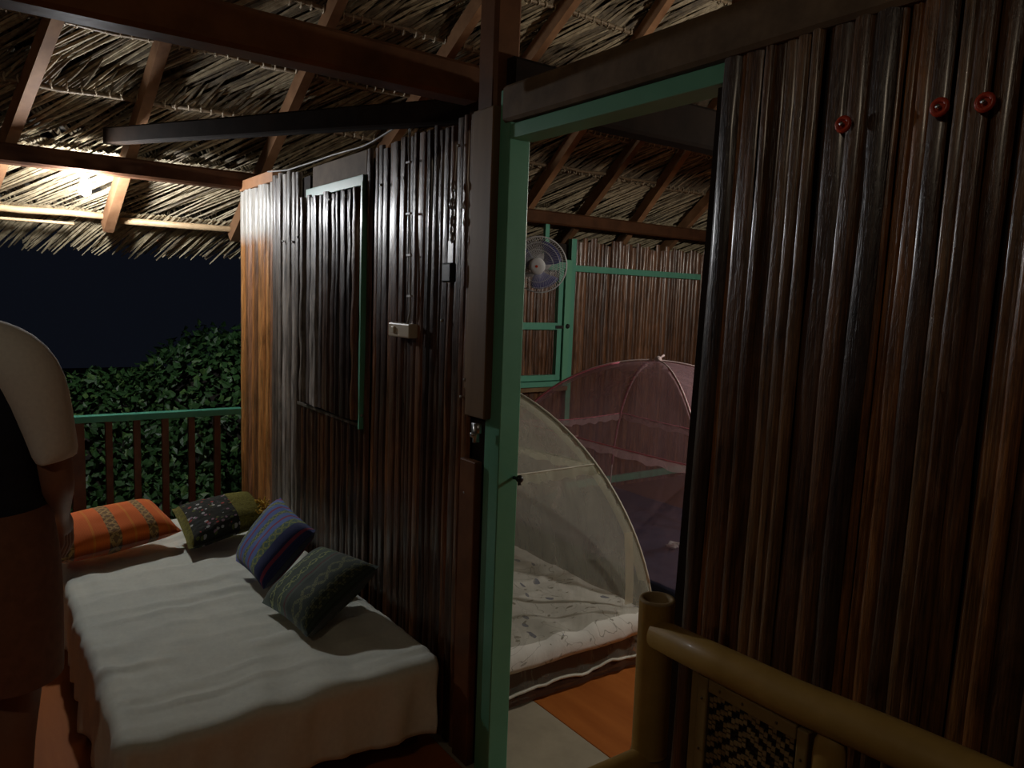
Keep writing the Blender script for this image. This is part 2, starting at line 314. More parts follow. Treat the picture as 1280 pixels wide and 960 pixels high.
# ------------------------------------------------------------------ ground and floors
struct(MB().box(-30, 30, -30, 30, -1.6, -1.5).build('ground', 'ground'))
fl = struct(B('floor', 'backing', -2.95, 2.9, -2.6, 5.0, -.14, -.014, bev=0))
def panel(x0, x1, y0, y1, m): B('floor_panel', m, x0+.0015, x1-.0015, y0+.0015, y1-.0015, -.014, 0, fl, .0015)
for i, (a, b) in enumerate(((-2.95, -1.55), (-1.55, -.1), (-.1, 1.3), (1.3, 2.9))):
    for (c, d) in ((-2.6, -1.45), (-1.45, -.04)): panel(a, b, c, d, 'floor_o')
for a, b in ((-2.95, -1.2), (-1.2, .75), (.75, 2.9)):
    panel(a, b, -.04, .43, 'floor_b')
    for c, d in ((.43, 1.65), (1.65, 2.87), (2.87, 5.0)): panel(a, b, c, d, 'floor_d' if a < -2 and c > .5 else 'floor_o')

# ------------------------------------------------------------------ slat walls
def slat_mesh(seed):
    rnd = random.Random(seed); n = 7; rows = 22; vs = []; ph = rnd.random()*9
    dbl = rnd.random() < .35
    for i in range(rows):
        z = i/(rows-1)
        wob = .10*nz(ph, z*4.1)+.05*nz(ph, z*11); wid = 1+.16*nz(ph+5, z*5.)
        for j in range(n):
            a = -1+2*j/(n-1); d = max(0, 1-abs(a)**2.6)**.6
            if dbl: d *= .72+.28*math.cos(a*PI*2)*-1*.9+.1
            vs.append((wob+a*.5*wid, -d*(1+.3*nz(ph+9, z*6.)+.22*nz(ph+a*1.6, z*9., 3)), z))
    fs = [(i*n+j, (i+1)*n+j, (i+1)*n+j+1, i*n+j+1) for i in range(rows-1) for j in range(n-1)]
    b = len(vs); fs.append(tuple(range(n))); fs.append(tuple((rows-1)*n+j for j in range(n))[::-1])
    me = bpy.data.meshes.new('slat'); me.from_pydata(vs, [], fs); me.update()
    me.polygons.foreach_set('use_smooth', [True]*len(fs)); return me
SM = {}
for k in ('slat', 'slat_b', 'slat_grey', 'slat_orange', 'slat_room'):
    SM[k] = [slat_mesh(s) for s in range(9)]
    for me in SM[k]: me.materials.append(MT[k])
def slats(parent, kind, a, b, z0, z1, y=0, rot=0, wmin=.024, wmax=.046, dep=.014, ztj=.012, lean=0, fixed=None, gap=.0, name='slat'):
    """a row of single slats from a to b along X (rot=0) or along Y (rot=pi/2, facing +X)"""
    x = a
    while x < b-.006:
        w_ = min(random.uniform(wmin, wmax), b-x)
        if b-x-w_ < .012: w_ = b-x
        o = bpy.data.objects.new(name, random.choice(SM[kind])); C.objects.link(o); o.parent = parent
        cx = x+w_/2; zz0 = z0; zz1 = z1+random.uniform(-ztj, ztj)
        yy = y-random.choice((0, 0, .003, .006, .009))
        o.scale = (w_*1.04, dep*random.uniform(.75, 1.25), zz1-zz0)
        tilt = random.uniform(-.004, .004)+lean
        if rot == 0: o.location = (cx-lean*1.5, yy, zz0); o.rotation_euler = (0, tilt, 0)
        else: o.location = (-yy, cx, zz0) if fixed is None else (fixed-yy, cx, zz0); o.rotation_euler = (0, 0, rot)
        x += w_+gap

WH = 2.185
wl = struct(B('wall_left', 'backing', -2.76, -.03, .006, .05, 0, WH-.03, bev=0))
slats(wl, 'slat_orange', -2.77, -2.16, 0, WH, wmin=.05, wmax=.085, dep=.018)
slats(wl, 'slat_grey', -2.16, -1.725, 0, WH+.01, wmin=.035, wmax=.07, dep=.018, ztj=.02)
slats(wl, 'slat', -1.725, -.955, 0, 1.045, wmin=.026, wmax=.05)
slats(wl, 'slat', -.955, -.125, 0, WH, wmin=.028, wmax=.06, dep=.010)
B('plank', 'lintel', -1.56, -.955, -.016, .01, 2.085, 2.19, wl)
B('plank', 'plank_or', -2.74, -2.14, -.02, .03, 2.185, 2.245, wl)
B('cover_board', 'board', -.122, -.006, -.035, .0, 1.215, 2.19, wl, .004)
B('cover_board', 'beam', -.15, -.055, -.03, .0, .0, 1.065, wl, .004)
B('cover_strip', 'board', -.150, -.124, -.024, .0, 1.30, 2.19, wl, .004)
for x, z in ((-.16, 1.27), (-.14, 1.33), (-.95, 1.09), (-.80, 2.03), (-1.95, 1.86), (-1.80, 1.85), (-1.73, 1.87), (-.65, 2.04), (-.22, 2.1), (-.09, 1.93), (-.12, .95), (-.3, 1.52)):
    MB().sph((x, -.026, z), .006, 8, 6).build('nail', 'metal', wl, True)

# window in the left wall: closed bamboo shutter
wn = struct(empty('window_1', (0, 0, 0)))
f = MB(); f.box(-.968, -.954, -.036, .005, 1.03, 2.06); f.build('frame', 'green', wn)
B('lintel_strip', 'teal', -1.60, -.952, -.034, .004, 2.045, 2.088, wn, .002)
B('sill_strip', 'slat_grey', -1.73, -.96, -.026, 0, 1.035, 1.05, wn, .002)
B('frame_gap', 'backing', -1.725, -1.625, -.003, .004, 1.04, 2.16, wn, 0)
sh = B('shutter', 'backing', -1.615, -.985, -.030, -.022, 1.06, 2.03, wn, 0)
st0 = len(bpy.data.objects)
slats(sh, 'slat_grey', -1.62, -1.36, 1.065, 2.045, y=-.031, wmin=.035, wmax=.06, dep=.016)
slats(sh, 'slat', -1.36, -.985, 1.065, 2.045, y=-.031, wmin=.03, wmax=.06, dep=.016)
for x in (-1.45, -1.25, -1.08): MB().sph((x, -.052, 2.01), .008, 8, 6).build('bolt', 'metal', sh, True)
for z in (1.1, 1.95): B('hinge', 'black', -1.625, -1.585, -.054, -.046, z-.012, z+.012, sh, .001)

# right of the door
LEAN = .014
wr = struct(B('wall_right', 'backing', .85, 2.85, .008, .05, 0, WH-.02, bev=0))
slats(wr, 'slat_b', .832, 2.86, .0, WH+.015, wmin=.018, wmax=.052, dep=.009, lean=LEAN)
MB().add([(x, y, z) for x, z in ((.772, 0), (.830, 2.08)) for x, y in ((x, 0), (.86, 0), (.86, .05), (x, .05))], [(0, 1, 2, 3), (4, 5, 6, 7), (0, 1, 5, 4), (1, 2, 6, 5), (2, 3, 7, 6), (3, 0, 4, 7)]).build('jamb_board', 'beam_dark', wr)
# back wall, seen through the door
wb = struct(B('wall_back', 'backing', -2.80, -2.765, 0, 4.95, 0, 2.06, bev=0))
slats(wb, 'slat_room', 2.60, 4.95, 0, 2.10, rot=PI/2, fixed=-2.765, y=0, wmin=.03, wmax=.055, ztj=.03)
slats(wb, 'slat_room', .0, 2.60, 0, .88, rot=PI/2, fixed=-2.765, y=0, wmin=.035, wmax=.06)
slats(wb, 'slat_room', .0, 1.1, .88, 2.10, rot=PI/2, fixed=-2.765, y=0, wmin=.035, wmax=.06)
for nm, x0, x1, y0, y1 in (('wall_far', -2.8, 2.9, 4.95, 5.0), ('wall_side', 2.86, 2.9, 0, 4.95)):
    q = struct(B(nm, 'backing', x0, x1, y0, y1, 0, 2.3, bev=0))
for nm_, rt in (('wall_far', 0), ('wall_side', -PI/2)):
    q = bpy.data.objects[nm_]
    if rt == 0: slats(q, 'slat_room', -2.76, 2.86, 0, 2.28, y=4.95, wmin=.04, wmax=.06)
    else: slats(q, 'slat_room', .05, 4.94, 0, 2.28, rot=rt, fixed=2.86, y=0, wmin=.04, wmax=.06)
# teal framing on the back wall
tr = struct(empty('trim_1', (-2.74, 0, 0)))
def tb(name, y0, y1, z0, z1, d=.03, m='teal', par=None, x=-2.745): return MB().box(x, x+d, y0, y1, z0, z1, bev=.002).build(name, m, par)
for n_, a in (('rail', (2.335, 4.12, 1.845, 1.895, .035)), ('bottom_rail', (2.62, 4.9, .045, .105, .03))):
    o = tb(n_, *a); o.parent = tr; o.location = (2.74, 0, 0)
for n_, a in (('post', (2.555, 2.605, .60, 2.10, .045)), ('hanger_bar', (2.295, 2.335, 1.90, 2.25, .03))):
    o = tb(n_, *a); o.parent = tr; o.location = (2.74, 0, 0)
w2 = struct(empty('window_2', (0, 0, 0)))
tb('jamb', 2.495, 2.555, .93, 1.93, .06, 'green', w2)
tb('sill', 1.30, 2.56, .925, .965, .08, 'teal', w2)
tb('sill_board', 1.30, 2.56, .885, .922, .06, 'board', w2)
tb('header', 1.3, 2.5, 1.86, 1.91, .05, 'teal', w2)
cs = tb('casement', 2.44, 2.485, .97, 1.86, .045, 'teal', w2)
tb('casement_rail', 1.40, 2.44, 1.375, 1.43, .045, 'teal', cs)
tb('casement_rail', 1.40, 2.44, .97, 1.015, .045, 'teal', cs)
tb('casement_stile', 1.36, 1.40, .97, 1.86, .045, 'teal', cs)
tb('latch', 2.42, 2.51, 1.385, 1.41, .01, 'black', cs, -2.70)
MB().sph((-2.685, 2.53, 1.405), .02, 10, 8).build('latch_knob', 'black', cs, True)
slats(cs, 'slat_room', 1.40, 2.44, .98, 1.84, rot=PI/2, fixed=-2.75, y=0, wmin=.026, wmax=.04, dep=.010)

# door frame and corner post
dr = struct(empty('door_1', (0, 0, 0)))
MB().box(-.002, .052, -.012, .066, 0, 2.235, bev=.003).build('door_jamb', 'green', dr)
MB().box(.052, .86, -.010, .075, 2.085, 2.128, bev=.003).build('door_header', 'green', dr)
MB().box(-.034, -.002, -.010, .03, 0, 1.22, bev=.002).build('door_stop', 'green', dr)
l = MB(); l.box(-.055, -.012, -.05, -.038, 1.17, 1.20); l.box(-.03, -.02, -.06, -.04, 1.14, 1.2); l.sph((-.028, -.06, 1.165), .010, 8, 6); l.build('latch', 'metal', dr, True)
l = MB(); l.tube([(.053, .05, 1.03), (.075, .055, 1.03), (.078, .055, 1.01)], .006, 8); l.sph((.078, .055, 1.03), .013, 8, 6); l.build('hook', 'black', dr, True)

# ------------------------------------------------------------------ timber frame (each beam its own thing)
def beam(name, mat, a, b, w_, h_, label, up=(0, 0, 1), cat='beam'):
    m = MB(); A = Vector(a); Bv = Vector(b); n = 10
    d = (Bv-A).normalized(); sd = d.cross(Vector(up)).normalized(); u = sd.cross(d).normalized(); rings = []
    for i in range(n+1):
        p = A.lerp(Bv, i/n); q = .03*h_*nz(i*1.3, a[0]*3, a[1]); c = .12*min(w_, h_); r = []
        for sx, sy, cx, cy in ((-1, -1, c, 0), (-1, -1, 0, c), (-1, 1, 0, -c), (-1, 1, c, 0), (1, 1, -c, 0), (1, 1, 0, -c), (1, -1, 0, c), (1, -1, -c, 0)):
            r.append(p+sd*(sx*w_/2+cx)+u*(sy*h_/2+cy+q))
        rings.append(r)
    o = m.loft(rings).build(name, mat); tag(o, label, cat); return o
beam('tie_beam', 'beam', (-.05, -2.6, 2.245), (-.05, -.09, 2.245), .09, .105, 'long red-brown beam crossing overhead from the porch side into the dark corner post')
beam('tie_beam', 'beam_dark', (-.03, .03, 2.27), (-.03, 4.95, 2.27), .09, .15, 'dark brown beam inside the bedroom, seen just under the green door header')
beam('door_beam', 'lintel', (.03, .012, 2.188), (2.9, .012, 2.188), .075, .108, 'rough grey-brown beam lying on top of the green door header')
beam('corner_post', 'beam', (-.085, .035, 2.195), (-.085, .035, 4.30), .10, .10, 'dark brown post rising to the roof above the green door jamb', (1, 0, 0), 'post')
beam('wall_plate', 'plate', (-2.74, -2.6, 2.245), (-2.74, 4.98, 2.245), .10, .10, 'beam along the eave that the light bulb hangs under and the rafters rest on')
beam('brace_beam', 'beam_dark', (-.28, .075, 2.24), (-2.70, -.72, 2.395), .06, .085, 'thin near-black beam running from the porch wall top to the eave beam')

# ------------------------------------------------------------------ roof
SL = .85; NL = math.sqrt(1+SL*SL); ROOF0 = 2.425
def rp(X, Y, off=0):              # point on the porch-side roof slope; off = outwards
    z = ROOF0+SL*(X+2.74); return Vector((X-SL/NL*off, Y, z+off/NL))
RX = .6
ce = empty('ceiling'); struct(ce)
m = MB()
for sgn in (1, -1):
    def mx(v): return v if sgn == 1 else Vector((2*RX-v.x, v.y, v.z))
    vs = [mx(rp(x, y, o)) for x in (-3.30, RX) for y in (-2.8, 5.4) for o in (.13, .20)]
    m.add(vs, [(0, 1, 3, 2), (4, 6, 7, 5), (0, 4, 5, 1), (2, 3, 7, 6), (0, 2, 6, 4), (1, 5, 7, 3)])
m.build('outer_thatch', 'thatch_outer', ce)
for Y, sl_, xe in ((-2.3, 0, RX), (-1.65, 0, RX), (-.985, .30, -.7), (-.53, .13, RX), (.20, .12, RX), (.91, .2, RX), (1.44, .18, RX), (2.17, 0, RX), (2.74, .0, RX), (3.25, -.15, RX), (3.95, 0, RX), (4.7, 0, RX)):
    for sgn in (1, -1):
        a = rp(-3.26, Y+sl_*(-3.26+2.2), -.045); b = rp(xe, Y+sl_*(xe+2.2), -.045)
        if sgn < 0: a.x = 2*RX-a.x; b.x = 2*RX-b.x
        MB().bar(a, b, .055, .085).build('rafter', 'raft', ce)
B('ridge_beam', 'raft', RX-.04, RX+.04, -2.8, 5.4, 5.05, 5.16, ce)
# thatch courses: a lashed spine with two layers of leaflets below it and short tips above it
def leaf(m, X, Y, down, skew, o0, o1, w_, mi, curl=0):
    rows = 4; vs = []
    L = Vector((-down, skew*down*NL, 0))
    sdir = Vector((-skew*.0, 1, 0))
    for i in range(rows+1):
        t = i/rows; x = X+L.x*t; y = Y+L.y*t+curl*t*t; o = o0+(o1-o0)*t
        ww = w_*(1-.75*max(0, t-.55)/.45)
        for k, oo in ((-.5, 0), (0, -.35), (.5, 0)):
            p = rp(x-k*ww*.5*(-skew)*.8, y+k*ww, o+oo*w_); vs.append(p)
    fs = []
    for i in range(rows):
        for k in range(2): fs.append((i*3+k, i*3+k+1, (i+1)*3+k+1, (i+1)*3+k))
    m.add(vs, fs, mi)
rng = random.Random(3)
Y0, Y1 = -2.7, 5.3
courses = [(-3.20, .33, .50, .010), (-2.86, .44, 1.05, .018), (-2.55, .40, .95, .02), (-2.27, .42, .95, .02), (-1.98, .42, .9, .02), (-1.69, .42, .9, .022), (-1.41, .42, .9, .024), (-1.12, .42, .9, .026), (-.8, .46, .9, .03), (-.45, .5, .9, .035), (-.1, .5, .9, .04), (.25, .5, .9, .04)]
for ci, (X, down, skew, sp) in enumerate(courses):
    m = MB(); y = Y0
    eave = ci == 0
    while y < Y1:
        yy = y+rng.uniform(-.006, .006)
        dn = down*rng.uniform(.82, 1.08)
        sk = skew*rng.uniform(.8, 1.15)
        leaf(m, X, yy, dn, -sk, .012+rng.uniform(-.006, .012), .075+rng.uniform(-.02, .02), (sp if not eave else .024)*rng.uniform(.55, 1.05), 0 if rng.random() < (.85 if ci < 2 else .55) else 1, rng.uniform(-.03, .03))  # more dark leaves in upper courses, painting in the dimmer roof
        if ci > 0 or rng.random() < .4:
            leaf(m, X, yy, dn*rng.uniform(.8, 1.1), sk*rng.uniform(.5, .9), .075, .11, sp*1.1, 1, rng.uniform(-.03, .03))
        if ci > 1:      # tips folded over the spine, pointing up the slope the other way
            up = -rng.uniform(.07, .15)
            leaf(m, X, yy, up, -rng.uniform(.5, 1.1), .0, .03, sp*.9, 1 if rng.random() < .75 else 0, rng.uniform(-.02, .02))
        y += sp
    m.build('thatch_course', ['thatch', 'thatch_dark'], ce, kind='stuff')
    if ci > 1:
        y = Y0; 
        while y < Y1-.3:          # spine pieces about 1.3 m long, ends overlapping
            L = min(rng.uniform(1.0, 1.6), Y1-y); j = rng.uniform(-.02, .02)
            pts = [rp(X+j+.006*math.sin(k*2.1+y), y+L*k/6, -.002) for k in range(7)]
            MB().tube(pts, .013, 6).build('spine', 'spine', ce, True)
            y += L-.05
        m = MB(); y = Y0+.02
        while y < Y1:
            c = rp(X+rng.uniform(-.004, .004), y, -.002); r = .019
            m.tube([c+Vector((math.cos(a)*r*1.1, .008*math.sin(a*.5), math.sin(a)*r)) for a in [2*PI*k/7 for k in range(7)]], .0045, 4, closed=True)
            y += rng.uniform(.05, .075)
        m.build('lashing', 'lash', ce, kind='stuff')
m = MB()
for X, down, skew, sp in courses[::1]:      # far slope behind the viewer, same thatch, coarser
    y = Y0
    while y < Y1:
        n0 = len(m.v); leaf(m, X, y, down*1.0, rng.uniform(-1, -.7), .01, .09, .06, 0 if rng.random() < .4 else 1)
        for i in range(n0, len(m.v)): v = m.v[i]; m.v[i] = (2*RX-v[0], v[1], v[2])
        y += .055
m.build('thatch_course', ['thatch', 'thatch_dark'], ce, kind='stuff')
# eave poles
def pole(y0, y1, dz, label, r=.020):
    n = 9; pts = [(-3.215+.006*nz(i, 3), y0+(y1-y0)*i/n, 2.0+dz+.012*nz(i*.7, y0)) for i in range(n+1)]
    m = MB(); m.tube(pts, [r*(1+.1*nz(i, 8)) for i in range(n+1)], 10); tag(m.build('eave_pole', 'pole', None, True), label, 'pole', 'poles along the eave')
pole(-2.6, -.66, .012, 'straw-coloured pole lashed under the eave thatch below the light bulb')
pole(-.60, 5.2, -.005, 'straw-coloured pole under the eave thatch, beside the bamboo wall end')
m = MB(); m.tube([(-3.25, -2.6+.22*i, 1.955+.006*nz(i, 1)) for i in range(9)], .009, 8); tag(m.build('thin_cane', 'pole', None, True), 'thin pale cane running just beneath the thicker eave pole near the bulb', 'pole')

# ------------------------------------------------------------------ bulbs
def bulb(name, x, y, z, glowm, label, top):
    e = empty(name, (x, y, z)); tag(e, label, 'light bulb')
    m = MB(); prof = [(.010, .060), (.013, .052), (.019, .040), (.027, .024), (.031, .006), (.029, -.012), (.020, -.026), (.008, -.033), (.001, -.034)]
    m.loft([[(r*math.cos(2*PI*j/16), r*math.sin(2*PI*j/16), h) for j in range(16)] for r, h in prof]); m.build('glass', glowm, e, True)
    m = MB(); m.loft([[(r*math.cos(2*PI*j/16), r*math.sin(2*PI*j/16), h) for j in range(16)] for r, h in ((.014, .058), (.016, .062), (.022, .064), (.022, .082), (.026, .084), (.026, .092), (.004, .0925), (.004, top-z-.002))]); m.build('socket', 'white', e, True)
    return e
bulb('light_bulb', -2.735, -.835, 2.105, 'glow_porch', 'bare lit white light bulb hanging under the eave beam over the railing', 2.195)
bulb('light_bulb', .62, 2.7, 2.08, 'glow_room', 'bare lit bulb hanging on a long cord in the bedroom', 5.0)
bulb('light_bulb', 1.3, -2.6, 2.55, 'glow_fill', 'bare warm fill bulb, added out of view under an added beam', 2.655)  # added fill lamp that brightens the near wall, bench and door frame
beam('fill_bulb_beam', 'beam', (-.1, -2.62, 2.70), (3.6, -2.62, 2.70), .09, .09, 'red-brown beam added out of view along the porch side to carry the fill bulb')  # unseen beam, added only to hang the fill bulb from

# ------------------------------------------------------------------ railing
rl = empty('railing', (-2.8, -.5, 0)); tag(rl, 'porch railing with a green handrail and brown balusters behind the daybed', 'railing')
def rbox(name, x0, x1, y0, y1, z0, z1, m): o = B(name, m, x0+2.8, x1+2.8, y0+.5, y1+.5, z0, z1, rl); return o
rbox('handrail', -2.83, -2.765, -2.6, .0, .83, .868, 'rail')
rbox('bottom_rail', -2.82, -2.78, -2.6, .0, .07, .11, 'balu')
rbox('post', -2.825, -2.765, -.93, -.865, 0, .83, 'balu')
for y in (-.742, -.596, -.444, -.297, -.148, -1.06, -1.21, -1.36, -1.51, -1.66, -1.81, -1.96, -2.11, -2.26, -2.41):
    rbox('baluster', -2.815, -2.78, y-.018, y+.018, .10, .835, 'balu')

# ------------------------------------------------------------------ bushes
def bush(cx, cy, cz, rx, ry, rz_, n, label, seed):
    e = empty('bush', (cx, cy, -1.5)); tag(e, label, 'bush', 'bushes beyond the railing'); rg = random.Random(seed)
    m = MB(); 
    for i in range(n):
        while True:
            d = Vector((rg.gauss(0, 1), rg.gauss(0, 1), rg.gauss(0, 1))).normalized()
            if d.x > -.5: break
        k = rg.uniform(.82, 1.02)*(1+.12*nz(d.x*3, d.y*3, d.z*3+seed))
        c = Vector((rx*d.x*k, ry*d.y*k, rz_*d.z*k+cz+1.5)); 
        if c.z < .1: c.z = rg.uniform(.1, 1.2)
        s = rg.uniform(.05, .095); a = (d*.5+Vector((rg.uniform(-1, 1), rg.uniform(-1, 1), rg.uniform(-1.4, .3)))).normalized()
        sd = a.cross(d+Vector((rg.uniform(-.6, .6), rg.uniform(-.6, .6), rg.uniform(-.3, .6)))).normalized()*s*.34; up = a.cross(sd).normalized()*s*.12
        m.add([c, c+a*s*.45+sd+up, c+a*s, c+a*s*.45-sd+up, c+a*s*.45], [(0, 1, 4), (1, 2, 4), (2, 3, 4), (3, 0, 4)], 0 if rg.random() < .85 else 1)
    m.build('foliage', ['leaf', 'leaf2'], e, kind='stuff')
    m = MB()
    for i in range(14):
        a = rg.uniform(0, 2*PI); r = rg.uniform(.3, .85)
        m.tube([(0, 0, 0), (rx*r*.4*math.cos(a), ry*r*.4*math.sin(a), (cz+1.5)*.5), (rx*r*math.cos(a), ry*r*math.sin(a), (cz+1.5)+rz_*.6*rg.random())], [.025, .016, .006], 6)
    m.build('stems', 'stem', e, kind='stuff')
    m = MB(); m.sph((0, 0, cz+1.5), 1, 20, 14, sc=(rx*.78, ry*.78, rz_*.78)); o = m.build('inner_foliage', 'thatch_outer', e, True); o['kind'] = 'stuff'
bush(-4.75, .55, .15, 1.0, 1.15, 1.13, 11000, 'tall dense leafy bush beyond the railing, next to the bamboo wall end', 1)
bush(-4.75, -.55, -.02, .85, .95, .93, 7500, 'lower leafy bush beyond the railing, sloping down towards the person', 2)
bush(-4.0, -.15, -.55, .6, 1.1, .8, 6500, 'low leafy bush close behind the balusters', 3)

# ------------------------------------------------------------------ daybed
db = empty('daybed', (-1.25, -.55, 0)); tag(db, 'low daybed against the bamboo wall, mostly hidden under the off-white sheet', 'bed')
B('mattress', 'mattress', -1.06, 1.02, -.49, .46, .13, .335, db, .04)
B('frame', 'beam', -1.06, 1.0, -.48, .46, .07, .13, db, .005)
for sx in (-1, 1):
    for sy in (-1, 1): B('leg', 'beam', sx*.95-.03, sx*.95+.03, sy*.42-.03, sy*.42+.03, 0, .07, db, .004)
# sheet: one draped cloth
def drape(name, mat, x0, x1, y0, y1, top, drops, seed, label, cat, step=.018, fold=.02, hem=.03, r=.035, parent=None, wr=.004):
    """top rectangle with overhang drops=(x0,x1,y0,y1 sides)"""
    dx0, dx1, dy0, dy1 = drops
    nu = int((x1-x0+dx0+dx1)/step)+1; nv = int((y1-y0+dy0+dy1)/step)+1; vs = []
    def over(t, lo, hi):
        if t < lo: return lo-t, -1
        if t > hi: return t-hi, 1
        return 0, 0
    for i in range(nu):
        u = x0-dx0+(x1-x0+dx0+dx1)*i/(nu-1)
        for j in range(nv):
            v = y0-dy0+(y1-y0+dy0+dy1)*j/(nv-1)
            a, sa = over(u, x0, x1); b, sb = over(v, y0, y1); d = max(a, b)
            corner = min(a, b)
            x = min(max(u, x0), x1); y = min(max(v, y0), y1); z = top
            if d > 0:
                ang = min(d/r, PI/2); out = r*math.sin(ang); dn = r*(1-math.cos(ang))+max(0, d-r*PI/2)
                L = math.hypot(a, b) or 1; ox, oy = sa*a/L, sb*b/L
                s_ = (v if a > b else u)
                fo = fold*min(1, dn/.12)*(nz(s_*9+seed, dn*2.2+s_*2, seed)+.6*nz(s_*19, dn*3, seed+4))*1.6
                fo += corner*.25*math.sin((a-b)*40)*.4
                x += ox*(out+max(fo, -.01)+.010); y += oy*(out+max(fo, -.01)+.010); z = top-dn+hem*nz(s_*3, seed)*min(1, dn/.2)
                z = max(z, .008)
            else:
                z += 0
            q = 1 if d == 0 else max(0, 1-d*8)
            z += q*wr*(nz(u*1.5+seed, v*9+.8*nz(u*3, v*3))*1.2+.7*max(0, nz(u*22, v*2.2, 7))+2.2*max(0, nz(u*16+1.5*nz(u*2, v*3), v*1.4, seed)-.15))
            vs.append((x, y, z))
    fs = [(i*nv+j, (i+1)*nv+j, (i+1)*nv+j+1, i*nv+j+1) for i in range(nu-1) for j in range(nv-1)]
    m = MB(); m.add(vs, fs); o = m.build(name, mat, parent, True)
    md = o.modifiers.new('t', 'SOLIDIFY'); md.thickness = .0025; md.offset = -1
    if label: tag(o, label, cat)
    return o
drape('bed_sheet', 'sheet', -2.28, -.215, -1.035, -.10, .348, (.1, .27, .33, .03), 3, 'plain off-white sheet draped over the daybed by the porch wall, creased along its hanging side', 'sheet', fold=.024, wr=.012)

# ------------------------------------------------------------------ cushions
def cushion(name, mat, bl, br, tr_, tl, thick, label, seed, piping=None, sag=.06):
    bl, br, tr_, tl = map(Vector, (bl, br, tr_, tl)); n = 22
    nrm = (br-bl).cross(tl-bl).normalized(); c0 = (bl+br+tr_+tl)/4
    m = MB(); uv = []; vs = []
    for side in (1, -1):
        for i in range(n+1):
            for j in range(n+1):
                u, v = i/n, j/n
                # edges draw in between the corners
                cu, cv = 2*u-1, 2*v-1
                uu = .5+.5*cu*(1-sag*(1-cv*cv)); vv = .5+.5*cv*(1-sag*(1-cu*cu))
                p = bl.lerp(br, uu).lerp(tl.lerp(tr_, uu), vv)
                h = ((1-cu**4)*(1-cv**4))**.55*thick/2
                h *= 1+.12*nz(u*3+seed, v*3, side)
                h += .006*nz(u*7+seed, v*7, side*3)*(1-max(abs(cu), abs(cv)))
                vs.append(p+nrm*h*side); uv.append((u, v))
    k = (n+1)*(n+1); fs = []
    for i in range(n):
        for j in range(n):
            q = (i*(n+1)+j, (i+1)*(n+1)+j, (i+1)*(n+1)+j+1, i*(n+1)+j+1); fs.append(q); fs.append(tuple(x+k for x in q[::-1]))
    m.add(vs, fs); m.uv = uv; o = m.build(name, mat, None, True)
    # weld the two faces along the rim
    me = o.data; bm = bmesh.new(); bm.from_mesh(me); bmesh.ops.remove_doubles(bm, verts=bm.verts[:], dist=.0012); bm.to_mesh(me); bm.free()
    tag(o, label, 'cushion'); return o
cushion('cushion', 'orange', (-1.655, -1.10, .415), (-1.80, -.565, .435), (-2.02, -.665, .545), (-1.90, -1.13, .53), .15, 'orange woven cushion with brown patterned bands at the head of the daybed', 1, sag=.03)
gc = cushion('cushion', 'embro', (-1.60, -.58, .405), (-1.78, -.14, .435), (-1.93, -.21, .55), (-1.90, -.59, .52), .13, 'olive green cushion embroidered with white and red flowers in the wall corner', 2, sag=.03)
m = MB(); rg = random.Random(5)
for i in range(70):
    p = Vector((-1.80, -.185, .49))+Vector((rg.uniform(-.05, .05), rg.uniform(-.035, .035), rg.uniform(-.035, .035))); q = p+Vector((rg.uniform(-.02, .04), rg.uniform(-.03, .02), rg.uniform(-.01, .04)))
    m.tube([p, q], .004, 4)
t_ = m.build('tassel', 'tuft', gc, True, 'stuff'); t_['label'] = 'yellow tuft on the cushion end'
cushion('cushion', 'blue', (-1.321, -.445, .412), (-.985, -.430, .395), (-1.05, -.185, .585), (-1.391, -.225, .655), .15, 'blue cushion with thin red and green stripes leaning by the wall', 3)
cushion('cushion', 'dkgreen', (-.875, -.470, .385), (-.50, -.43, .385), (-.585, -.110, .560), (-.96, -.190, .540), .15, 'dark green striped cushion propped between the blue cushion and the wall', 4)

# ------------------------------------------------------------------ switch, cable, hasp, caps on the walls
sw = empty('switch_box', (-.566, -.03, 1.472)); tag(sw, 'cream plastic switch box on the bamboo wall above the dark green cushion', 'switch')
B('box', 'cream', -.085, .085, -.028, .010, -.026, .026, sw, .005)
B('rocker', 'cream', -.045, -.025, -.036, -.027, -.012, .012, sw, .002)
cb = MB(); cb.tube([(-.535, -.036, 1.498), (-.520, -.034, 1.54), (-.522, -.034, 1.60), (-.530, -.034, 1.75), (-.540, -.034, 1.9), (-.548, -.034, 2.05), (-.552, -.034, 2.19), (-.60, -.01, 2.215)], .004, 8)
cb = cb.build('cable', 'cable', None, True); tag(cb, 'thin grey cable clipped down the bamboo wall to the cream switch box', 'cable')
for z, x in ((1.60, -.522), (1.75, -.530), (1.9, -.540), (2.085, -.549)): B('clip', 'white', x-.016, x+.016, -.042, -.032, z-.004, z+.004, cb, .001)
m = MB(); m.tube([(-2.2, -.024, 2.24), (-1.9, -.02, 2.215), (-1.6, -.02, 2.212), (-1.3, -.02, 2.212), (-1.0, -.02, 2.205), (-.9, -.02, 2.21), (-.7, -.018, 2.235), (-.55, -.01, 2.26), (-.48, .0, 2.25)], .004, 8); tag(m.build('cable', 'cable', None, True), 'pale cable lying along the top edge of the porch wall', 'cable')
hp = empty('hasp', (-.225, -.03, 1.85)); tag(hp, 'shiny steel hasp and chain on the porch wall near the door', 'hasp')
for k in range(7):
    z = .115-k*.028; m = MB(); m.tube([(.006*math.sin(k*2.4)+.011*math.cos(a)*(1 if k % 2 else .35), -.008-.010*math.cos(a)*(0 if k % 2 else 1), z+.018*math.sin(a)) for a in [2*PI*i/10 for i in range(10)]], .0035, 6, closed=True); m.build('chain_link', 'metal', hp, True)
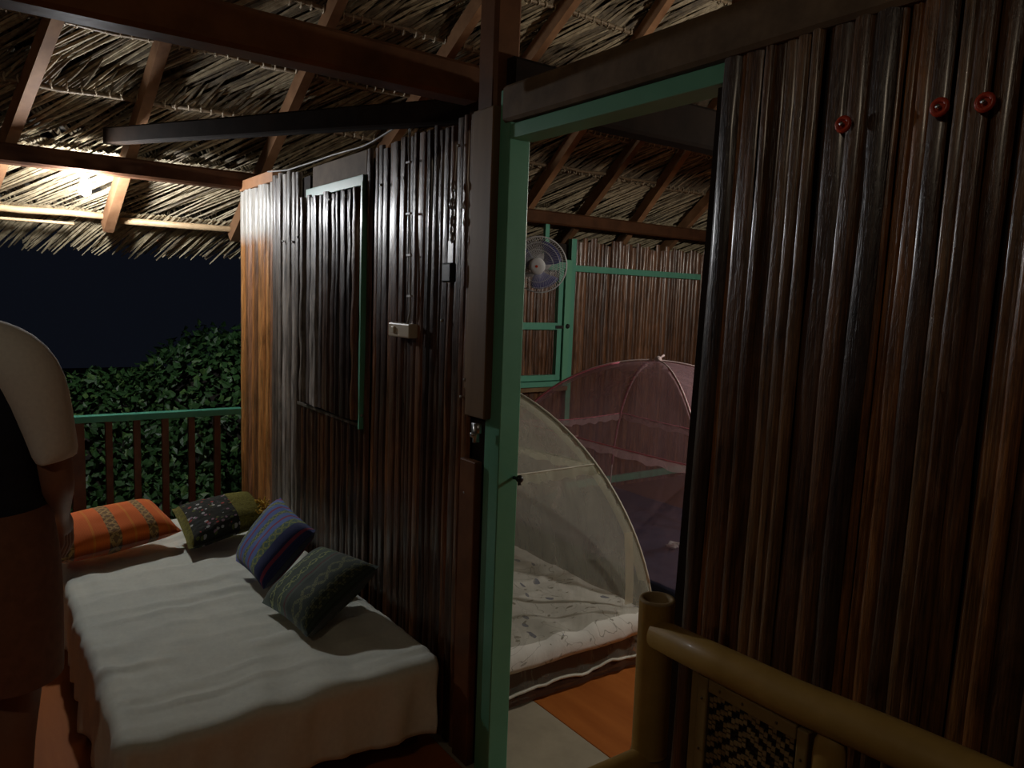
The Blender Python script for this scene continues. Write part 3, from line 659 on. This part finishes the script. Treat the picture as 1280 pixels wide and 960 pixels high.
B('hasp_plate', 'metal', -.018, .018, -.014, -.004, -.135, -.06, hp, .002)
B('padlock', 'black', -.03, .03, -.03, -.005, -.20, -.135, hp, .006)
for x, z, s in ((1.154, 1.945, 'red plastic disc nailed to the bamboo wall, on its own nearest the door'), (1.326, 1.945, 'red plastic disc nailed to the bamboo wall, middle one of the three'), (1.396, 1.94, 'red plastic disc nailed to the bamboo wall, farthest from the door')):
    e = empty('red_disc', (x, -.026, z)); tag(e, s, 'disc', 'red discs on the bamboo wall')
    m = MB(); m.tube([(.012*math.cos(a), -.004, .012*math.sin(a)) for a in [2*PI*i/14 for i in range(14)]], .0045, 8, closed=True); m.build('rim', 'redcap', e, True)
    m = MB(); m.tube([(0, 0, 0), (0, -.003, 0)], .012, 14); m.build('disc', 'redcap', e)
    m = MB(); m.tube([(0, -.003, 0), (0, -.012, 0)], [.0025, .004], 8); m.build('nail', 'metal', e, True)

# ------------------------------------------------------------------ bedroom: mattresses and pop-up nets
mt = empty('mattress', (-1.23, .56, 0)); tag(mt, 'thick mattress on the floor inside the white net, under a floral sheet', 'mattress')
B('mattress_body', 'mattress_brown', -.93, .93, -.47, .47, .03, .235, mt, .035)
drape('floral_sheet', 'floral', -2.15, -.31, .10, 1.015, .250, (.05, .12, .12, .12), 5, 'white bed sheet printed with grey-blue leaves and flowers inside the white net', 'sheet', fold=.007, hem=.03, wr=.012, r=.06)
m2 = empty('mattress', (-1.11, 1.92, 0)); tag(m2, 'mattress under the pink net, wrapped in a plain navy sheet', 'mattress')
B('mattress_body', 'mattress', -.93, .93, -.55, .55, .02, .225, m2, .03)
drape('navy_sheet', 'navy', -2.05, -.17, 1.36, 2.48, .245, (.05, .16, .16, .05), 8, 'plain dark navy sheet on the mattress inside the pink net', 'sheet', fold=.012, hem=.02, wr=.005, r=.03)
m = MB(); pts = [(-.80+.05*nz(i, 1)+.03*math.cos(i*2.), 1.80+.035*math.sin(i*1.3), .262+.018*abs(nz(i*.9, 4))) for i in range(9)]
m.tube(pts, [.006, .014, .018, .012, .016, .018, .012, .014, .005], 8, flat=.7); tag(m.build('tissue', 'white', None, True), 'small crumpled white tissue on the navy sheet', 'tissue')

def tent(name, cx, cy, a, b, z0, H, p, net, lace, trim, rod, label, band_t, seed, ridge):
    e = empty(name, (cx, cy, 0)); tag(e, label, 'mosquito net')
    def hz(t): return z0+(H-z0)*max(0, 1-t*t)**p
    n = 44; m = MB(); vs = []
    def surf(u, v):
        t = max(abs(u), abs(v)); q = (v/t if abs(u) >= abs(v) else u/t) if t else 0
        bow = .10*(1-q*q)*math.sin(PI*min(1, t))**.8
        k = 1-bow*.8; x, y = (u*k, v) if abs(u) >= abs(v) else (u, v*k)
        wv = .012*nz(q*7+seed, t*3)*t+.007*nz(q*17, t*2, seed)*t
        return Vector((a*x*(1+wv), b*y*(1+wv), hz(t)-bow*.05-.05*(1-q*q)*(1-t)*t))
    def g(i):                     # denser rows near the rim where the cloth drops steeply
        s = 2*i/n-1; return math.copysign(math.sin(abs(s)*PI/2), s)
    for i in range(n+1):
        for j in range(n+1): vs.append(surf(g(i), g(j)))
    fs = [(i*(n+1)+j, (i+1)*(n+1)+j, (i+1)*(n+1)+j+1, i*(n+1)+j+1) for i in range(n) for j in range(n)]
    m.add(vs, fs)
    rim = [surf(g(i), -1) for i in range(n)]+[surf(1, g(i)) for i in range(n)]+[surf(g(n-i), 1) for i in range(n)]+[surf(-1, g(n-i)) for i in range(n)]
    low = [Vector((v.x*(1.005+.01*nz(i*.5, seed)), v.y*(1.01+.012*nz(i*.6, seed)), .055+.018*nz(i*.25, seed+2))) for i, v in enumerate(rim)]
    L = len(rim); m.add(rim+low, [(i, (i+1) % L, L+(i+1) % L, L+i) for i in range(L)])
    m.build('net', net, e, True)
    m = MB(); m.tube(low, .007, 6, closed=True); m.build('hem_tape', trim, e, True)
    lo2 = [Vector((v.x*1.01, v.y*1.01, .014)) for v in low]; m = MB(); m.add(low+lo2, [(i, (i+1) % L, L+(i+1) % L, L+i) for i in range(L)]); m.build('base_band', 'lace_brown' if 'lace_brown' in MT else trim, e, True)
    for sx, sy in ((1, 1), (1, -1)):                      # the two sprung hoops, corner to corner
        P = []
        for i in range(61):
            th = PI*i/60; t = -math.cos(th); P.append(Vector((a*t*sx, b*t*sy, hz(abs(t))+.006)))
        m = MB(); m.tube(P, .0045, 8); m.build('hoop', rod, e, True)
        for seg in ((4, 26), (34, 56)):
            m = MB(); Q = P[seg[0]:seg[1]+1]; side = Vector((-b*sy, a*sx, 0)).normalized()
            rows = []
            for q in Q:
                inw = Vector((-q.x, -q.y, .35-q.z)).normalized(); rows.append((q+Vector((0, 0, .001)), q+inw*ridge))
            for s_ in (0, 1): pass
            k = len(rows); m.add([r_[0] for r_ in rows]+[r_[1] for r_ in rows], [(i, i+1, k+i+1, k+i) for i in range(k-1)])
            m.build('hoop_sleeve', lace, e, True)
            m = MB(); m.tube([q+Vector((0, 0, -.004)) for q in Q], .007, 6); m.build('sleeve_piping', trim, e, True)
    # frill running round the dome
    ring = []
    for i in range(160):
        s = i/40; k = int(s); q = (s-k)*2-1
        u, v = ((q, -1), (1, q), (-q, 1), (-1, -q))[k]; ring.append((surf(u*band_t, v*band_t), Vector((u, v, 0)).normalized(), i))
    up = [p_+n_*.004 for p_, n_, i in ring]; lo = [p_+n_*(.012+.010*math.sin(i*1.9))+Vector((0, 0, -.045-.007*math.sin(i*1.3))) for p_, n_, i in ring]
    m = MB(); K = len(up); m.add(up+lo, [(i, (i+1) % K, K+(i+1) % K, K+i) for i in range(K)]); m.build('frill', lace, e, True)
    m = MB(); m.tube(up, .0035, 6, closed=True); m.build('frill_cord', trim, e, True)
    return e, surf
def netmat2(): MT['lace_brown'] = net_mat('brown_net_border', (.14, .075, .05), .75, .2)
netmat2()
e, sf = tent('mosquito_net', -1.215, .56, .94, .53, .20, 1.235, .60, 'net_w', 'lace_w', 'whitetrim', 'whitetrim', 'white pop-up mosquito net over the floral mattress, just inside the doorway', .72, 3, .05)
for u, (v0, v1) in ((1, (.93, .42)), (1, (.70, .66))):   # tie ribbons hanging on the end panel
    pass
def ribbon(e, pts, w_, mat, name='tie_ribbon'):
    m = MB(); P = [Vector(p) for p in pts]; k = len(P)
    vs = [p+Vector((0, -w_/2, 0)) for p in P]+[p+Vector((.004, w_/2, 0)) for p in P]
    m.add(vs, [(i, i+1, k+i+1, k+i) for i in range(k-1)]); m.build(name, mat, e, True)
ribbon(e, [(.93, .36, .62), (.935, .37, .50), (.94, .375, .38), (.945, .37, .30)], .045, 'lace_w')
e, sf = tent('mosquito_net', -1.11, 1.92, .95, .575, .20, 1.272, .52, 'net_p', 'lace_p', 'pinktrim', 'palepink', 'pink pop-up mosquito net over the navy mattress at the back of the bedroom', .80, 9, .03)
ribbon(e, [sf(-.2, -.80*k)+Vector((0, -.012, 0)) for k in (.99,)]+[(-.2, -.53, .70), (-.22, -.54, .60), (-.19, -.55, .50), (-.23, -.56, .40)], .03, 'lace_p')
m = MB(); m.sph((0, 0, 1.285), .018, 8, 6, sc=(1.5, 1, 1)); m.tube([(0, 0, 1.285), (.02, .03, 1.31)], .006, 6); m.build('apex_tie', 'palepink', e, True)

# ------------------------------------------------------------------ fan
fe = empty('wall_fan', (-2.45, 2.04, 1.862)); tag(fe, 'wall fan with a white wire cage and blue blades by the teal window', 'fan')
fdir = Vector((.62, -.76, -.20)).normalized(); fe.rotation_mode = 'QUATERNION'; fe.rotation_quaternion = fdir.to_track_quat('Z', 'Y')
R_ = .205
def prof(r, front): t = r/R_; return (.062*math.sqrt(max(0, 1-t**3))) if front else (-.075*math.sqrt(max(0, 1-t**4)))
m = MB()
for fr in (1, 0):
    for k in range(72 if fr else 60):
        a = 2*PI*k/(72 if fr else 60); P = []
        for i in range(8):
            r = .045+(R_-.045)*(i/7)**.85; aa = a+(.35*(1-i/7) if fr else 0); P.append((r*math.cos(aa), r*math.sin(aa), prof(r, fr)))
        m.tube(P, .0011, 3, cap=False)
    for r in (.12, .165): m.tube([(r*math.cos(t), r*math.sin(t), prof(r, fr)) for t in [2*PI*i/36 for i in range(36)]], .0016, 4, closed=True)
m.build('wire_cage', 'white', fe, False, 'stuff')
m = MB(); m.tube([(R_*math.cos(t), R_*math.sin(t), 0) for t in [2*PI*i/48 for i in range(48)]], .005, 8, closed=True); m.build('cage_ring', 'white', fe, True)
m = MB(); m.loft([[(r*math.cos(2*PI*j/24), r*math.sin(2*PI*j/24), z) for j in range(24)] for r, z in ((.060, .055), (.062, .066), (.056, .074), (.03, .078), (.001, .079))]); cp = m.build('centre_cap', 'white', fe, True)
m = MB(); m.tube([(0, 0, .078), (0, 0, .081)], .010, 12); m.build('badge', 'redcap', cp)
m = MB(); m.tube([(0, 0, -.03), (0, 0, .045)], [.032, .026], 16); m.build('hub', 'blade', fe, True)
for k in range(3):
    m = MB(); vs = []; nr, na = 8, 8
    for i in range(nr+1):
        r = .03+.145*i/nr; half = .30+.36*math.sin(PI*min(1, i/nr*1.0)*.62)
        for j in range(na+1):
            s = j/na*2-1; aa = 2*PI*k/3+.5+s*half+.35*i/nr; vs.append((r*math.cos(aa), r*math.sin(aa), .004-s*.024))
    m.add(vs, [(i*(na+1)+j, (i+1)*(na+1)+j, (i+1)*(na+1)+j+1, i*(na+1)+j+1) for i in range(nr) for j in range(na)])
    o = m.build('blade', 'blade', fe, True); md = o.modifiers.new('t', 'SOLIDIFY'); md.thickness = .002
m = MB(); m.loft([[(r*math.cos(2*PI*j/20), r*math.sin(2*PI*j/20), z) for j in range(20)] for r, z in ((.02, -.20), (.05, -.195), (.062, -.17), (.062, -.10), (.05, -.075))]); m.build('motor_housing', 'white', fe, True)
br = MB(); inv = fe.rotation_quaternion.to_matrix().inverted(); A = inv @ Vector((-.29, 0, -.08)); br.tube([(0, 0, -.15), inv @ Vector((-.15, .1, -.06)), A], .02, 10); br.build('bracket', 'white', fe, True)

# ------------------------------------------------------------------ bamboo bench
bn = empty('bamboo_bench', (.9, -.25, 0)); tag(bn, 'bamboo bench with a woven back panel standing against the bamboo wall', 'bench')
def culm(name, pts, r, parent, ends=True, nodes=(), open_top=False, mat='bamboo', n=24):
    P = [Vector(p) for p in pts]; m = MB(); rr = r if isinstance(r, list) else [r]*len(P)
    m.tube(P, rr, n, cap=not open_top); o = m.build(name, mat, parent, True)
    d = (P[-1]-P[0]).normalized(); Lr = rr[-1]
    if open_top:
        q = MB(); e1 = P[-1]; sd = Vector((1, 0, 0)) if abs(d.z) > .8 else Vector((0, 0, 1)); sd = (sd-d*sd.dot(d)).normalized(); t2 = d.cross(sd); rings = []
        for k, (ra, dz) in enumerate(((1.0, 0), (1.005, .002), (.97, .005), (.80, .005), (.74, .0), (.72, -.012), (.70, -.016), (.01, -.016))):
            rings.append([e1+d*dz+(sd*math.cos(2*PI*j/n)+t2*math.sin(2*PI*j/n))*Lr*ra for j in range(n)])
        q.loft(rings, cap=False); q.build('cut_end', 'bamboo_in', o, True)
    for t in nodes:
        c = P[0].lerp(P[-1], t); L = len(P)-1; i = min(int(t*L), L-1); c = P[i].lerp(P[i+1], t*L-i); dd = (P[i+1]-P[i]).normalized()
        q = MB(); q.tube([c-dd*.007, c-dd*.003, c, c+dd*.003, c+dd*.007], [Lr*1.0, Lr*1.035, Lr*1.055, Lr*1.03, Lr*1.0], n, cap=False); q.build('node_ring', 'bamboo', o, True)
        q = MB(); q.tube([c-dd*.0012, c+dd*.0012], [Lr*1.058]*2, n, cap=False); q.build('node_line', 'node', o, True)
    return o
OX, OY = .9, -.25
def L_(x, y, z): return (x-OX, y-OY, z)
def bn_(t): return Vector(t)
# posts
culm('back_post', [L_(.972, -.25, 0), L_(.972, -.25, .5), L_(.969, -.25, 1.008)], [.037, .0365, .036], bn, nodes=(.32, .68), open_top=True)
culm('back_post', [L_(2.10, -.25, 0), L_(2.10, -.25, 1.008)], .036, bn, nodes=(.3, .7), open_top=True)
culm('top_rail', [L_(.985, -.262, .947), L_(1.16, -.262, .951), L_(1.30, -.262, .955), L_(1.45, -.262, .966), L_(1.60, -.262, .975), L_(1.80, -.262, .972), L_(2.09, -.262, .955)], [.030, .033, .0335, .034, .0335, .033, .031], bn, nodes=(.355, .8))
culm('back_rail', [L_(1.0, -.25, .45), L_(2.08, -.25, .45)], .026, bn, nodes=(.4,))
for x in (.972, 2.10):
    culm('front_leg', [L_(x, -.86, 0), L_(x, -.86, .70)], .034, bn, nodes=(.5,))
    culm('armrest', [L_(x, -.27, .665), L_(x, -.95, .672)], .032, bn, nodes=(.5,), open_top=True)
    culm('side_rail', [L_(x, -.27, .36), L_(x, -.85, .36)], .026, bn)
culm('front_rail', [L_(.98, -.86, .36), L_(2.09, -.86, .36)], .028, bn, nodes=(.3, .7))
for k in range(13):
    MB().box(1.0-OX, 2.08-OX, -.83+k*.043-OY, -.83+k*.043+.034-OY, .386, .398, bev=.003).build('seat_slat', 'bframe', bn)
# back panels
def weave(x0, x1, z0, z1, parent):
    ml, mdk = MB(), MB(); s = .0085; nx = int((x1-x0)/s); nzz = int((z1-z0)/s)
    for i in range(nx):
        for j in range(nzz):
            a, b = i-nx/2, j-nzz/2; d = (abs(a)+abs(b)*.9); on = int(d) % 4 < 2 if (i//1) % 2 == 0 else int(d+1) % 4 < 2
            x = x0+(i+.5)*s; z = z0+(j+.5)*s; y = (-.006 if on else -.003)
            (ml if on else mdk).box(x-s*.47, x+s*.47, y, 0.002, z-s*.62+(.25*s if i % 2 else -.25*s), z+s*.62+(.25*s if i % 2 else -.25*s))
    return ml, mdk
def back_panel(xc0, flip):
    def X(a): return (xc0+a) if not flip else (xc0+.345-a)
    def bx(name, a0, a1, z0, z1, y0=-.262, y1=-.238, m='bframe'):
        q = sorted((X(a0), X(a1))); o = MB().box(q[0]-OX, q[1]-OX, y0-OY, y1-OY, z0, z1, bev=.003).build(name, m, pn); return o
    pn = MB().box(min(X(.03), X(.245))-OX, max(X(.03), X(.245))-OX, .008, .012, .47, .915).build('back_panel', 'weave_d', bn)
    bx('panel_frame', .0, .018, .47, .915); bx('panel_frame', .019, .042, .47, .912, -.266); bx('panel_frame', .228, .249, .47, .912, -.266)
    bx('panel_frame', .043, .227, .888, .914, -.266); bx('panel_frame', .043, .227, .47, .495, -.266)
    a0, a1 = sorted((X(.043), X(.227))); ml, md_ = weave(a0-OX, a1-OX, .495, .888, pn)
    for mm, mt_ in ((ml, 'weave_l'), (md_, 'weave_d')):
        mm.v = [(v[0], v[1]-.003, v[2]) for v in mm.v]; o = mm.build('weave', mt_, pn); o['kind'] = 'stuff'
    for (a, z) in ((.07, .901), (.12, .901), (.19, .901), (.030, .87), (.030, .77), (.030, .68), (.239, .86), (.239, .76)):
        MB().sph((X(a)-OX, -.0165, z), .0028, 6, 4).build('peg', 'node', pn)
    # rounded half-culm slat beside the panel
    rings = []
    for z, k in ((.47, 1), (.88, 1), (.905, .93), (.918, .75), (.925, .45), (.928, .15)):
        c = X(.283)-OX; rings.append([(c+.030*k*math.cos(t), -.004-.016*math.sin(t)*max(k, .4), z) for t in [PI*i/9 for i in range(10)]])
    m = MB().loft(rings); m.build('back_slat', 'bamboo', bn, True)
back_panel(1.078, False); back_panel(1.68, True)

# ------------------------------------------------------------------ person
pe = empty('person', (-.50, -1.40, 0)); tag(pe, 'person in navy shirt with light grey sleeves and brown shorts, standing beside the daybed', 'person')
pr = Vector((.581, .813, 0)); pf = Vector((-.813, .581, 0))           # their right side and their front
PC = Vector((-.50, -1.37, 0))
def W(a, b, z): return PC+pr*a+pf*b+Vector((0, 0, z))-Vector((-.50, -1.40, 0))
V, Ed, Rr = [], [], []
def node(p, r, par=None):
    V.append(p); Rr.append(r if isinstance(r, tuple) else (r, r)); i = len(V)-1
    if par is not None: Ed.append((par, i))
    return i
pel = node(W(0, 0, .93), (.13, .12)); wa = node(W(0, .0, 1.06), (.12, .11), pel); ch = node(W(0, .01, 1.25), (.14, .125), wa); nk = node(W(0, .0, 1.43), (.075, .07), ch)
HX = -.055
n2 = node(W(HX*.5, .015, 1.50), (.055, .055), nk); h1 = node(W(HX, .03, 1.575), (.078, .088), n2); h2 = node(W(HX, .025, 1.66), (.078, .09), h1); h3 = node(W(HX, .01, 1.72), (.05, .06), h2)
for s in (1, -1):
    sh_ = node(W(.155*s, 0, 1.385), .055, nk); ua = node(W(.215*s, -.005, 1.25), .050, sh_); el = node(W(.222*s, .02, 1.05), .044, ua); fa = node(W(.160*s, .12, .97), .037, el); wr_ = node(W(.105*s, .22, .90), .026, fa)
    pa = node(W(.085*s, .275, .86), (.036, .022), wr_)
    for q, (da, db_, ln) in enumerate(((-.018, .03, .075), (-.006, .012, .085), (.008, -.006, .08), (.018, -.022, .065))):
        base = W(.085*s, .275+db_*.9, .83); f1 = node(base, .0095, pa); f2 = node(base+Vector((0, 0, -ln*.5))+pf*.004, .0085, f1); f3 = node(base+Vector((0, 0, -ln))+pf*-.012-pr*s*.012, .0075, f2)
    t1 = node(W(.07*s, .305, .86), .011, pa); t2_ = node(W(.06*s, .325, .82), .0095, t1)
    hp_ = node(W(.095*s, 0, .86), (.095, .10), pel); kn = node(W(.10*s, .02, .48), .058, hp_); cf = node(W(.10*s, -.02, .33), .055, kn); an = node(W(.10*s, -.02, .085), .036, cf)
    ft = node(W(.105*s, .06, .045), (.042, .035), an); to = node(W(.11*s, .16, .03), (.040, .022), ft)
me = bpy.data.meshes.new('body'); me.from_pydata(V, Ed, []); o = bpy.data.objects.new('body', me); C.objects.link(o); o.parent = pe
me.materials.append(MT['skin'])
md = o.modifiers.new('skin', 'SKIN'); md.use_smooth_shade = True
for i, r in enumerate(Rr): me.skin_vertices[0].data[i].radius = r; me.skin_vertices[0].data[i].use_root = (i == 0)
md = o.modifiers.new('sub', 'SUBSURF'); md.levels = md.render_levels = 2
def ringp(c, ax, ay, ra, rb, n=24): return [c+ax*ra*math.cos(2*PI*j/n)+ay*rb*math.sin(2*PI*j/n) for j in range(n)]
m = MB(); m.loft([ringp(W(0, .005, z), pr, pf, a, b) for z, a, b in ((.955, .186, .146), (.98, .185, .145), (1.08, .172, .138), (1.22, .180, .140), (1.32, .182, .135), (1.39, .155, .115), (1.44, .09, .08), (1.465, .068, .066))], cap=False)
s_ = m.build('shirt', 'tee_dark', pe, True, sub=1)
for s in (1, -1):
    cs_ = [(W(.045*s, 0, 1.455), .052, .070), (W(.09*s, 0, 1.43), .070, .080), (W(.14*s, 0, 1.385), .085, .088), (W(.180*s, 0, 1.325), .080, .082), (W(.205*s, .0, 1.25), .066, .070), (W(.224*s, .0, 1.17), .054, .066), (W(.234*s, .0, 1.12), .051, .064), (W(.234*s, .0, 1.121), .047, .060)]
    m = MB(); rr = []
    for i, (c, ra, rb) in enumerate(cs_):
        d = ((cs_[min(i+1, 6)][0]-cs_[max(i-1, 0)][0])).normalized(); ax = d.cross(pf).normalized(); rr.append(ringp(c, ax, pf, ra, rb))
    m.loft(rr, cap=False); o = m.build('sleeve', 'tee', s_, True, sub=1); o['label'] = 'light grey raglan sleeve'
m = MB()
for s in (1, -1):
    m.loft([ringp(W(a*s, .0, z), pr, pf, ra, rb) for z, a, ra, rb in ((.99, .085, .098, .135), (.88, .092, .112, .148), (.75, .10, .112, .145), (.62, .105, .108, .135), (.50, .108, .104, .125))], cap=False)
m.loft([ringp(W(0, 0, z), pr, pf, a, b) for z, a, b in ((1.0, .17, .13), (.93, .192, .147), (.85, .190, .146), (.80, .15, .12))])
m.build('shorts', 'shorts', pe, True, sub=1)
m = MB(); m.sph(W(HX, .0, 1.665), .097, 18, 12, sc=(1, 1, .95)); m.build('hair', 'hair', pe, True)
m = MB()
fc = W(HX, .112, 1.60); m.loft([ringp(fc+Vector((0, 0, z)), pr, pf, a, b, 10) for z, a, b in ((.03, .008, .012), (0, .013, .024), (-.012, .016, .026), (-.022, .008, .012))]); m.build('nose', 'skin', pe, True)
for s in (1, -1):
    m = MB(); m.sph(W(HX+.034*s, .103, 1.632), .013, 10, 8, mi=0); m.build('eye', 'white', pe, True)
    m = MB(); m.sph(W(HX+.034*s, .113, 1.632), .006, 8, 6); m.build('pupil', 'black', pe, True)
    m = MB(); m.sph(W(HX+.088*s, .02, 1.61), .026, 10, 8, sc=(.5, .8, 1.2)); m.build('ear', 'skin', pe, True)
m = MB(); m.tube([W(HX-.025, .108, 1.553), W(HX, .118, 1.551), W(HX+.025, .108, 1.553)], [.003, .006, .003], 8); m.build('mouth', 'mattress_brown', pe, True)
